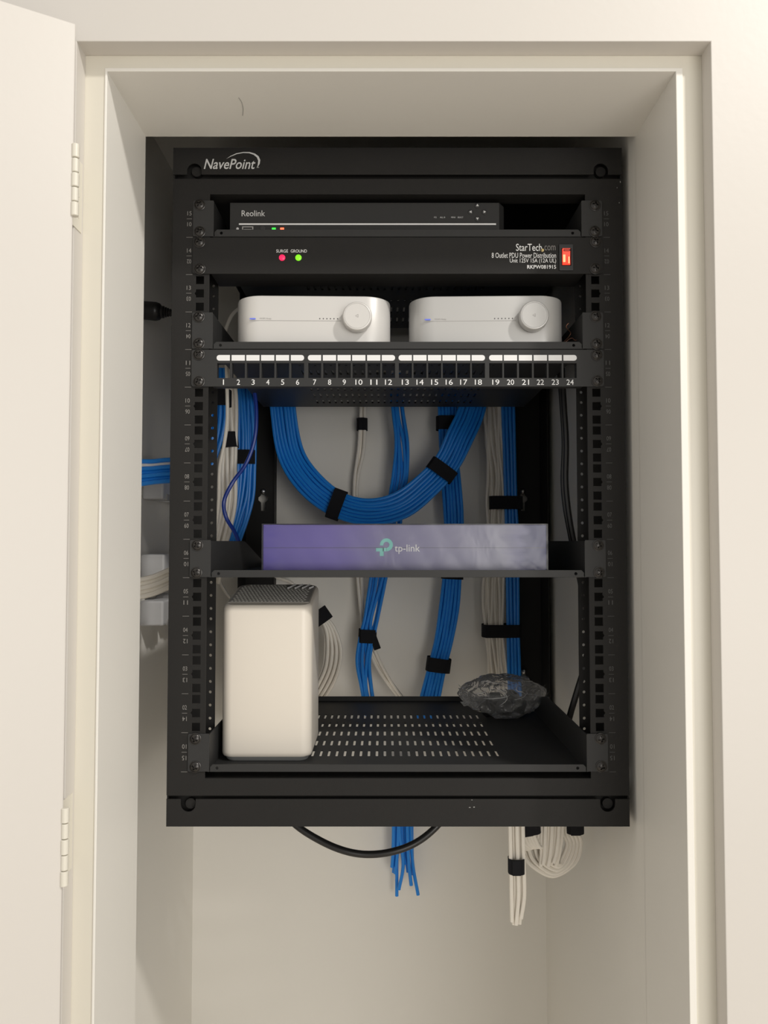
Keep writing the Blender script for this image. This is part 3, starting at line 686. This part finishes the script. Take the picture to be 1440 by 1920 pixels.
for (th0, ph0, dth, dph, bend) in ((1.0, -1.9, 0.75, 0.1, 0.25), (0.9, -1.2, 0.5, 0.5, -0.3), (1.15, -2.3, 0.35, -0.5, 0.2), (0.75, -0.8, 0.3, 0.6, 0.25), (1.3, -1.5, 0.25, -0.8, 0.12), (0.7, -1.7, 0.15, -0.9, -0.2), (1.2, -0.7, 0.3, -0.7, 0.15)):
    pts = []
    for q in range(9):
        t_ = q/8; th = th0+dth*t_; ph = ph0+dph*t_+bend*math.sin(PI*t_)
        d = Vector((math.sin(th)*math.cos(ph), math.sin(th)*math.sin(ph), math.cos(th)))
        k = 1.06-0.30*abs(mn.noise(d*1.7+Vector((3, 1, 2))))-0.13*abs(mn.noise(d*4.3+Vector((1, 7, 2))))
        pts.append(bagc+Vector((d.x*0.056*k, d.y*0.040*k, max(0.001, 0.030+d.z*0.034*k+0.004*d.x*d.x))))
    tube(b, pts, [0.0002+0.0006*math.sin(PI*q/8) for q in range(9)], 6)
b.build('crease_glints', M['crease'], bag)

# ---------------------------------------------------------------- cables
def cable(name, pts, r, m, label, cat, group, n=8, ns=8):
    b = MB(); tube(b, spline(pts, ns), r, n); o = b.build(name, m); return tag(o, label, cat, group)
def bundle(path, n, width, label, group, m='blue', r=0.0029, seed=1, wander=0.0016, name='network_cable', loose=0.0):
    """n separate cables laid side by side along a path of (px, py, Y)"""
    rd = random.Random(seed); ctr = [P(*p) for p in path]; per = max(2, int(round(width/(2*r))))
    idx = []
    k = 0; row = 0
    while k < n:
        m_ = min(per - (row % 2), n-k)
        for q in range(m_): idx.append(((q-(m_-1)/2)*2*r*(width/(per*2*r)), row*1.75*r)); k += 1
        row += 1
    for (ou, ow) in idx:
        pts = []; fr = rd.uniform(0, 6.28); am = rd.uniform(0.3, 1)*wander
        for i, c in enumerate(ctr):
            t = (ctr[min(i+1, len(ctr)-1)]-ctr[max(i-1, 0)]); t.y = 0; t.normalize(); lat = Vector((t.z, 0, -t.x))
            wv = 1.0 + loose*math.sin(PI*i/(len(ctr)-1))*2
            pts.append(c + lat*(ou*wv + am*math.sin(fr+i*1.9)*0.6) + Vector((0, min(ow, YBK-0.004-c.y) + rd.uniform(-0.0006, 0.0006), 0)))
        cable(name, pts, r, M[m], label, 'cable', group)
def strap(px, py, Y, width, depth, height, ang, label, yoff=None):
    """a band wrapped round a bundle; ang = direction of the bundle in the picture plane, 0 = vertical"""
    b = MB(); t = 0.0013; u, v = width/2+t, depth/2+t+0.0022
    plate(b, RR(-u, u, -v, v, min(u, v)*0.75, 6), [RR(-u+t, u-t, -v+t, v-t, min(u, v)*0.75-t*0.6, 6)], 'XY', 0, height)
    c = P(px, py, Y); c.y = Y if yoff is None else Y+yoff
    mt = Matrix.Translation(c) @ Matrix.Rotation(ang, 4, 'Y')
    # loose end of the band
    b.box(-u+0.004, u*0.4, -v-0.0014, -v-0.0001, -height/2, height/2)
    b.v = [mt @ x for x in b.v]
    o = b.build('cable_strap', M['velcro']); return tag(o, label, 'cable tie')

YC = 1.345
# arc
arc = [(528, 700, 1.31), (531, 770, 1.31), (545, 850, 1.31), (580, 905, 1.30), (632, 945, 1.295), (690, 960, 1.29), (750, 948, 1.29), (800, 910, 1.295), (838, 868, 1.30), (862, 820, 1.30), (884, 770, 1.31), (900, 700, 1.31)]
bundle(arc, 16, 0.046, 'bright blue network cable sweeping in the wide U shaped arc', 'blue cables in the hanging arc', seed=2, r=0.0030)
strap(631, 946, 1.299, 0.050, 0.025, 0.022, math.radians(110), 'black strap round the blue arc, on its left low side near the box')
strap(828, 882, 1.302, 0.048, 0.025, 0.022, math.radians(36), 'black strap round the blue arc, on its right rising side')
# straight drops
bundle([(682, 700, YC+.03), (680, 770, YC+.03), (677, 840, YC+.035), (668, 900, YC+.035), (667, 960, YC+.035), (672, 1030, YC+.03), (675, 1090, YC+.03), (680, 1150, YC+.02), (690, 1200, YC+.01), (712, 1250, YC+.01), (745, 1300, YC+.01), (775, 1335, YC+.01)], 4, 0.014, 'white network cable in the thin drop left of centre', 'white cables in the thin drop', 'white', seed=3, wander=0.004)
strap(679, 796, YC+.036, 0.017, 0.012, 0.022, 0, 'black strap at the top of the thin white cable drop')
bundle([(741, 700, YC), (745, 770, YC), (752, 830, YC), (752, 890, YC), (742, 940, YC+.01), (734, 1000, YC+.01), (716, 1060, YC), (706, 1110, YC), (694, 1160, YC), (688, 1195, YC), (683, 1240, YC), (686, 1290, YC), (695, 1340, YC)], 7, 0.022, 'blue network cable in the loosely spread drop left of centre', 'blue cables in the loose centre left drop', seed=4, wander=0.005, loose=0.25)
strap(689, 1192, YC+.006, 0.029, 0.018, 0.023, 0.05, 'black strap joining blue and white cables above the shelf slots')
b = MB(); c = P(704, 1206, YC); b.box(-0.006, 0.006, -0.003, 0.0, -0.011, 0.011); b.v = [Matrix.Translation(c) @ Matrix.Rotation(-0.35, 4, 'Y') @ v for v in b.v]
b2 = b.build('cable_strap', M['velcro']); tag(b2, 'loose tail of black strap hanging beside the blue cables above the shelf', 'cable tie')
bundle([(836, 700, YC), (839, 770, YC), (840, 830, YC), (845, 890, YC), (850, 960, YC), (851, 1020, YC), (848, 1080, YC), (842, 1140, YC), (832, 1200, YC), (820, 1250, YC), (806, 1310, YC), (796, 1350, YC)], 13, 0.034, 'blue network cable in the thick drop right of centre', 'blue cables in the thick centre right drop', seed=5, wander=0.002)
strap(839, 794, YC+.006, 0.038, 0.022, 0.024, 0, 'black strap at the top of the thick blue drop')
strap(848, 1078, YC+.006, 0.036, 0.022, 0.014, 0.05, 'black strap on the thick blue drop just below the box shelf')
strap(822, 1246, YC+.006, 0.040, 0.022, 0.024, 0.13, 'black strap low on the thick blue drop above the bottom shelf')
bundle([(920, 700, YC), (924, 770, YC), (927, 830, YC), (932, 890, YC), (932, 942, YC), (931, 1000, YC), (926, 1060, YC), (925, 1120, YC), (927, 1182, YC), (930, 1230, YC), (934, 1280, YC), (934, 1340, YC)], 12, 0.032, 'white network cable in the thick drop at right', 'white cables in the right drop', 'white', seed=6, wander=0.004, r=0.0026, loose=0.1)
bundle([(952, 700, YC-.004), (953, 770, YC-.004), (955, 850, YC-.004), (958, 942, YC-.004), (960, 1000, YC-.004), (961, 1100, YC-.004), (962, 1182, YC-.004), (964, 1240, YC-.004), (966, 1340, YC-.004)], 8, 0.024, 'blue network cable running beside the rack post at right', 'blue cables beside the right post', seed=7, wander=0.002)
strap(948, 943, YC+.004, 0.056, 0.026, 0.023, 0, 'wide black strap round white and blue cables beside the keyhole')
strap(940, 1182, YC+.004, 0.066, 0.026, 0.022, 0, 'wide black strap round white and blue cables above the plastic bag')
# left groups, seen past the front rail
bundle([(410, 690, 1.13), (408, 740, 1.13), (409, 780, 1.13), (404, 820, 1.13), (390, 860, 1.13), (370, 890, 1.13), (340, 905, 1.13)], 7, 0.026, 'blue network cable curving behind the left rail', 'blue cables curving behind the left rail', seed=8)
strap(414, 747, 1.131, 0.028, 0.018, 0.024, 0, 'black strap on cables behind the left rail just under the patch panel')
bundle([(428, 690, 1.19), (430, 760, 1.19), (431, 825, 1.19), (430, 880, 1.19), (428, 940, 1.19), (420, 990, 1.19), (408, 1040, 1.19), (398, 1090, 1.21)], 9, 0.026, 'white network cable hanging behind the left rail', 'white cables behind the left rail', 'white', seed=9, wander=0.003, r=0.0031)
strap(430, 826, 1.195, 0.024, 0.020, 0.024, -0.1, 'black strap round the white cables behind the left rail')
bundle([(458, 690, 1.26), (462, 760, 1.26), (464, 820, 1.26), (462, 880, 1.26), (458, 930, 1.26), (448, 975, 1.26), (432, 1020, 1.26), (415, 1070, 1.27)], 12, 0.032, 'blue network cable in the thick bundle at far left', 'blue cables in the left bundle', seed=10, wander=0.003)
strap(461, 858, 1.266, 0.033, 0.022, 0.023, 0, 'black strap round the thick left blue bundle')
cable('patch_cord', [P(*q) for q in ((470, 690, 1.16), (480, 760, 1.16), (478, 820, 1.16), (462, 868, 1.16), (436, 905, 1.15), (420, 940, 1.15), (424, 970, 1.15), (440, 998, 1.16), (452, 1030, 1.17), (456, 1070, 1.20))], 0.0030, M['navy'], 'single dark blue patch cord winding in front of the left cables', 'cable', None)
cable('thin_cable', [P(*q) for q in ((470, 572, 1.12), (446, 580, 1.115), (430, 600, 1.10), (419, 640, 1.07), (424, 680, 1.08), (426, 740, 1.08), (426, 790, 1.09), (420, 835, 1.10), (412, 880, 1.11), (410, 940, 1.13), (404, 1000, 1.16))], 0.0026, M['white'], 'thin white cable rising at left beside the amplifier', 'cable', None)
cable('thin_cable', [P(*q) for q in ((404, 1040, 1.33), (410, 1082, 1.33), (420, 1105, 1.33), (436, 1125, 1.33), (470, 1150, 1.33), (500, 1200, 1.34))], 0.0026, M['white'], 'thin white cable curving behind the modem, below the box shelf', 'cable', None)
cable('thin_cable', [P(*q) for q in ((500, 1070, 1.38), (520, 1083, 1.38), (545, 1092, 1.38), (565, 1115, 1.38), (580, 1160, 1.38))], 0.0026, M['white'], 'white cable end behind the top of the modem', 'cable', None)
# coil behind the modem
for i in range(8):
    k = i*5.2; dz = (i % 2)*0.006
    pts = [P(*q) for q in ((575, 1140+k*0.2, 1.33+dz), (598, 1152+k*.2, 1.33+dz), (622-k*0.35, 1170+k*0.3, 1.33+dz), (638-k*0.75, 1210, 1.33+dz), (636-k*0.8, 1250, 1.33+dz), (620-k*0.75, 1290-k*.2, 1.33+dz), (594-k*0.3, 1322-k*0.6, 1.33+dz), (560, 1335-k*.7, 1.33+dz))]
    cable('network_cable', pts, 0.0031, M['white'], 'white cable in the coil behind the modem', 'cable', 'white cables coiled behind the modem')
strap(600, 1157, 1.337, 0.034, 0.022, 0.024, math.radians(-35), 'black strap at the top of the white coil behind the modem')
# black power cords at right
cable('power_cord', [P(*q) for q in ((1054, 690, 1.02), (1058, 760, 1.02), (1062, 830, 1.02), (1061, 900, 1.02), (1065, 950, 1.02), (1073, 1000, 1.02), (1084, 1050, 1.02), (1096, 1110, 1.03), (1105, 1180, 1.04))], 0.0037, M['cord'], 'thick black power cord hanging inside the right side of the rack', 'power cord', None)
cable('power_cord', [P(*q) for q in ((1048, 690, 1.05), (1053, 760, 1.05), (1057, 830, 1.05), (1055, 900, 1.05), (1059, 950, 1.05), (1068, 1000, 1.05), (1078, 1050, 1.05), (1090, 1110, 1.06), (1098, 1180, 1.07))], 0.0030, M['cord'], 'thinner black power cord just left of the thick one at right', 'power cord', None)
cable('power_cord', [P(*q) for q in ((1106, 1200, 1.08), (1096, 1250, 1.08), (1084, 1290, 1.08), (1072, 1330, 1.08), (1060, 1372, 1.08), (1045, 1420, 1.09))], 0.0045, M['cord'], 'black power cord slanting down behind the lower right rail', 'power cord', None)
# below the rack
cable('power_cord', [P(*q) for q in ((515, 1505, 1.06), (555, 1547, 1.05), (600, 1576, 1.045), (645, 1595, 1.04), (688, 1602, 1.04), (735, 1597, 1.04), (780, 1580, 1.045), (818, 1550, 1.05), (850, 1508, 1.06))], 0.0047, M['cord'], 'thick black cord drooping in a loop below the rack', 'power cord', None, n=14)
ends = [(738, 735, 1626), (741, 738, 1636), (744, 744, 1680), (749, 748, 1668), (752, 760, 1620), (758, 765, 1635), (763, 771, 1660), (768, 784, 1678), (772, 774, 1640), (747, 741, 1638)]
for i, (x0, x1, yb_) in enumerate(ends):
    Yc = 1.36 + 0.006*(i % 3); q = [(x0, 1420), (x0, 1500), (x0+(x1-x0)*0.1, 1560), (x0+(x1-x0)*0.4, (1560+yb_)/2+5), (x1, yb_)]
    if i == 3: q[3] = (756, 1620); 
    cable('network_cable', [P(a, c_, Yc) for a, c_ in q], 0.0030, M['blue'], 'cut end of a blue network cable dangling below the rack', 'cable', 'cut blue cable ends below the rack')
for i, (x0, x1, yb_) in enumerate(((957, 960, 1728), (964, 963, 1733), (970, 968, 1734), (976, 974, 1732), (981, 977, 1722))):
    Yc = 1.010+0.005*(i % 2); cable('network_cable', [P(a, c_, Yc) for a, c_ in ((x0-2, 1450), (x0-1, 1540), (x0+1, 1622), (x0+2, 1680), (x1, yb_))], 0.0027, M['white'], 'cut end of a white network cable hanging straight below the rack', 'cable', 'cut white cable ends below the rack')
strap(968, 1622, 1.0125, 0.0185, 0.011, 0.019, 0, 'black strap round the straight white cable ends below the rack')
YQ = 1.045
for i in range(9):     # loops hanging from two straps
    k = i/8; dz = 0.007*(i % 2); jit = random.uniform(-2, 2)
    xl = 972+50*k; xr = 1090-26*k; yb_ = 1642-20*k+jit; ym = 1560
    pts = [P(*q) for q in ((xl+8, 1500, YQ+dz), (xl+2, ym, YQ+dz), (xl+6, 1588, YQ+dz), (xl+20-8*k, 1618-8*k, YQ-0.004+dz), ((xl+xr)/2+5, yb_, YQ-0.008+dz), (xr-12, 1618-6*k, YQ-0.004+dz), (xr-1, 1582, YQ+dz), (xr-8-3*k, ym-6, YQ+dz), (xr-14, 1500, YQ+dz))]
    cable('network_cable', pts, 0.0027, M['white'], 'white cable looped in the bunch under the right end of the rack', 'cable', 'white cable loops under the rack')
for i in range(7):
    x = 1013+i*6.3; dz = -0.012-0.004*(i % 2)
    pts = [P(*q) for q in ((x+4, 1500, YQ+dz), (x+3, 1560, YQ+dz), (x+(3-i)*0.8, 1600, YQ+dz), (x-4+(3-i)*1.5, 1624-3*(i % 3), YQ+dz))]
    cable('network_cable', pts, 0.0027, M['white'], 'white cable end hanging in front of the loops under the rack', 'cable', 'white cable ends in front of the loops')
for i in range(6):
    x = 968+i*6; pts = [P(*q) for q in ((x-5, 1505, YQ-0.018), (x, 1555, YQ-0.018), (x+8+i, 1580+i*1.5, YQ-0.016), (x+22, 1592-i*2, YQ-0.012), (x+34, 1572-i*3, YQ-0.01), (x+40, 1520, YQ-0.008))]
    cable('network_cable', pts, 0.0025, M['white'], 'white cable in the small side loops at the left of the bunch', 'cable', 'small white side loops under the rack')
strap(984, 1551, YQ-0.010, 0.037, 0.016, 0.016, -0.15, 'black strap at the left of the white loops under the rack')
strap(1077, 1549, YQ+0.003, 0.021, 0.018, 0.015, 0, 'black strap at the right of the white loops under the rack')

# ---------------------------------------------------------------- data outlets on the left wall of the closet
def outlet(y0, y1, z0, z1, dp, label):
    root = empty('data_outlet', (IL, (y0+y1)/2, z0), label, 'data outlet', 'white surface data outlets on the left closet wall')
    b = MB(); b.box(IL+0.0001, IL+dp, y0, y1, z0, z1); b.build('housing', M['jack'], root, bevel=0.003, seg=3)
    b = MB(); ym = (y0+y1)/2; b.box(IL+dp-0.004, IL+dp+0.0015, ym-0.011, ym+0.011, z0-0.0008, z0+0.008); b.build('jack', M['greymark'], root, bevel=0.0008)
outlet(1.085, 1.138, 0.060, 0.118, 0.030, 'white surface data outlet behind the blue cables, nearer the front')
outlet(1.165, 1.222, 0.060, 0.122, 0.030, 'white surface data outlet behind the blue cables, nearer the back wall')
outlet(1.080, 1.140, -0.060, -0.018, 0.034, 'white surface data outlet just above the white cables, nearer the front')
outlet(1.160, 1.215, -0.050, -0.020, 0.024, 'white surface data outlet just above the white cables, nearer the back wall')
outlet(1.078, 1.135, -0.118, -0.083, 0.034, 'lowest white surface data outlet, nearer the front, with small red print')
outlet(1.155, 1.210, -0.122, -0.080, 0.026, 'lowest white surface data outlet, nearer the back wall')
for i in range(7):
    Yc = 1.000+0.0035*(i % 2); y = 866+i*6.6
    pts = [P(238, y+6, Yc+0.005), P(262, y+1+(i-3)*0.5, Yc), P(285, y-1, Yc), P(305, y-3, Yc), P(325, y-4, Yc), P(345, y-3, Yc)]
    cable('network_cable', pts, 0.0030, M['white' if i == 1 else 'blue'], ('white' if i == 1 else 'blue') + ' cable crossing the gap at the left of the rack' + (' among the blue ones' if i == 1 else ''), 'cable', None if i == 1 else 'blue cables crossing the left gap')
for i in range(5):
    Yc = 1.000+0.0035*(i % 2); y = 1082+i*8.0
    pts = [P(238, y+8, Yc+0.005), P(262, y+5, Yc), P(285, y, Yc), P(303, y-7, Yc), P(325, y-17, Yc), P(345, y-27, Yc)]
    cable('network_cable', pts, 0.0033, M['white'], 'white cable in the white bunch crossing the gap left of the rack, between the outlets', 'cable', 'white cables crossing the left gap')
# black plug in the left gap
pl = empty('power_plug', P(290, 583, 1.06), 'black power plug and strain relief in the gap left of the rack', 'plug')
b = MB(); a = P(250, 580, 1.06); c = P(303, 585, 1.06); tube(b, [a, a+(c-a)*0.1, a+(c-a)*0.8, a+(c-a)*0.93, c], [0.010, 0.0125, 0.0130, 0.0115, 0.008], 20); b.build('plug_body', M['cord'], pl)
b = MB(); d = P(345, 588, 1.06); tube(b, [c+(d-c)*t for t in (0, 0.1, 0.13, 0.2, 0.23, 0.3, 0.33, 0.4, 0.43, 1)], [0.0085, 0.0085, 0.0065, 0.0072, 0.0055, 0.0062, 0.0048, 0.0054, 0.0045, 0.004], 16); b.build('strain_relief', M['cord'], pl)
# loose copper wires by the right amplifier
for pts, lab in (([(1058, 640, .93), (1066, 632, .935), (1070, 624, .935), (1063, 616, .93), (1062, 611, .93), (1066, 606, .93)], 'tiny bare copper wire curling up beside the right amplifier'),
                 ([(1060, 642, .925), (1067, 636, .925), (1073, 634, .925), (1078, 638, .92), (1084, 636, .92)], 'tiny bare copper wire lying low on the amplifier shelf front')):
    cable('copper_wire', [P(*q) for q in pts], 0.0005, M['copper'], lab, 'wire', None, n=6)
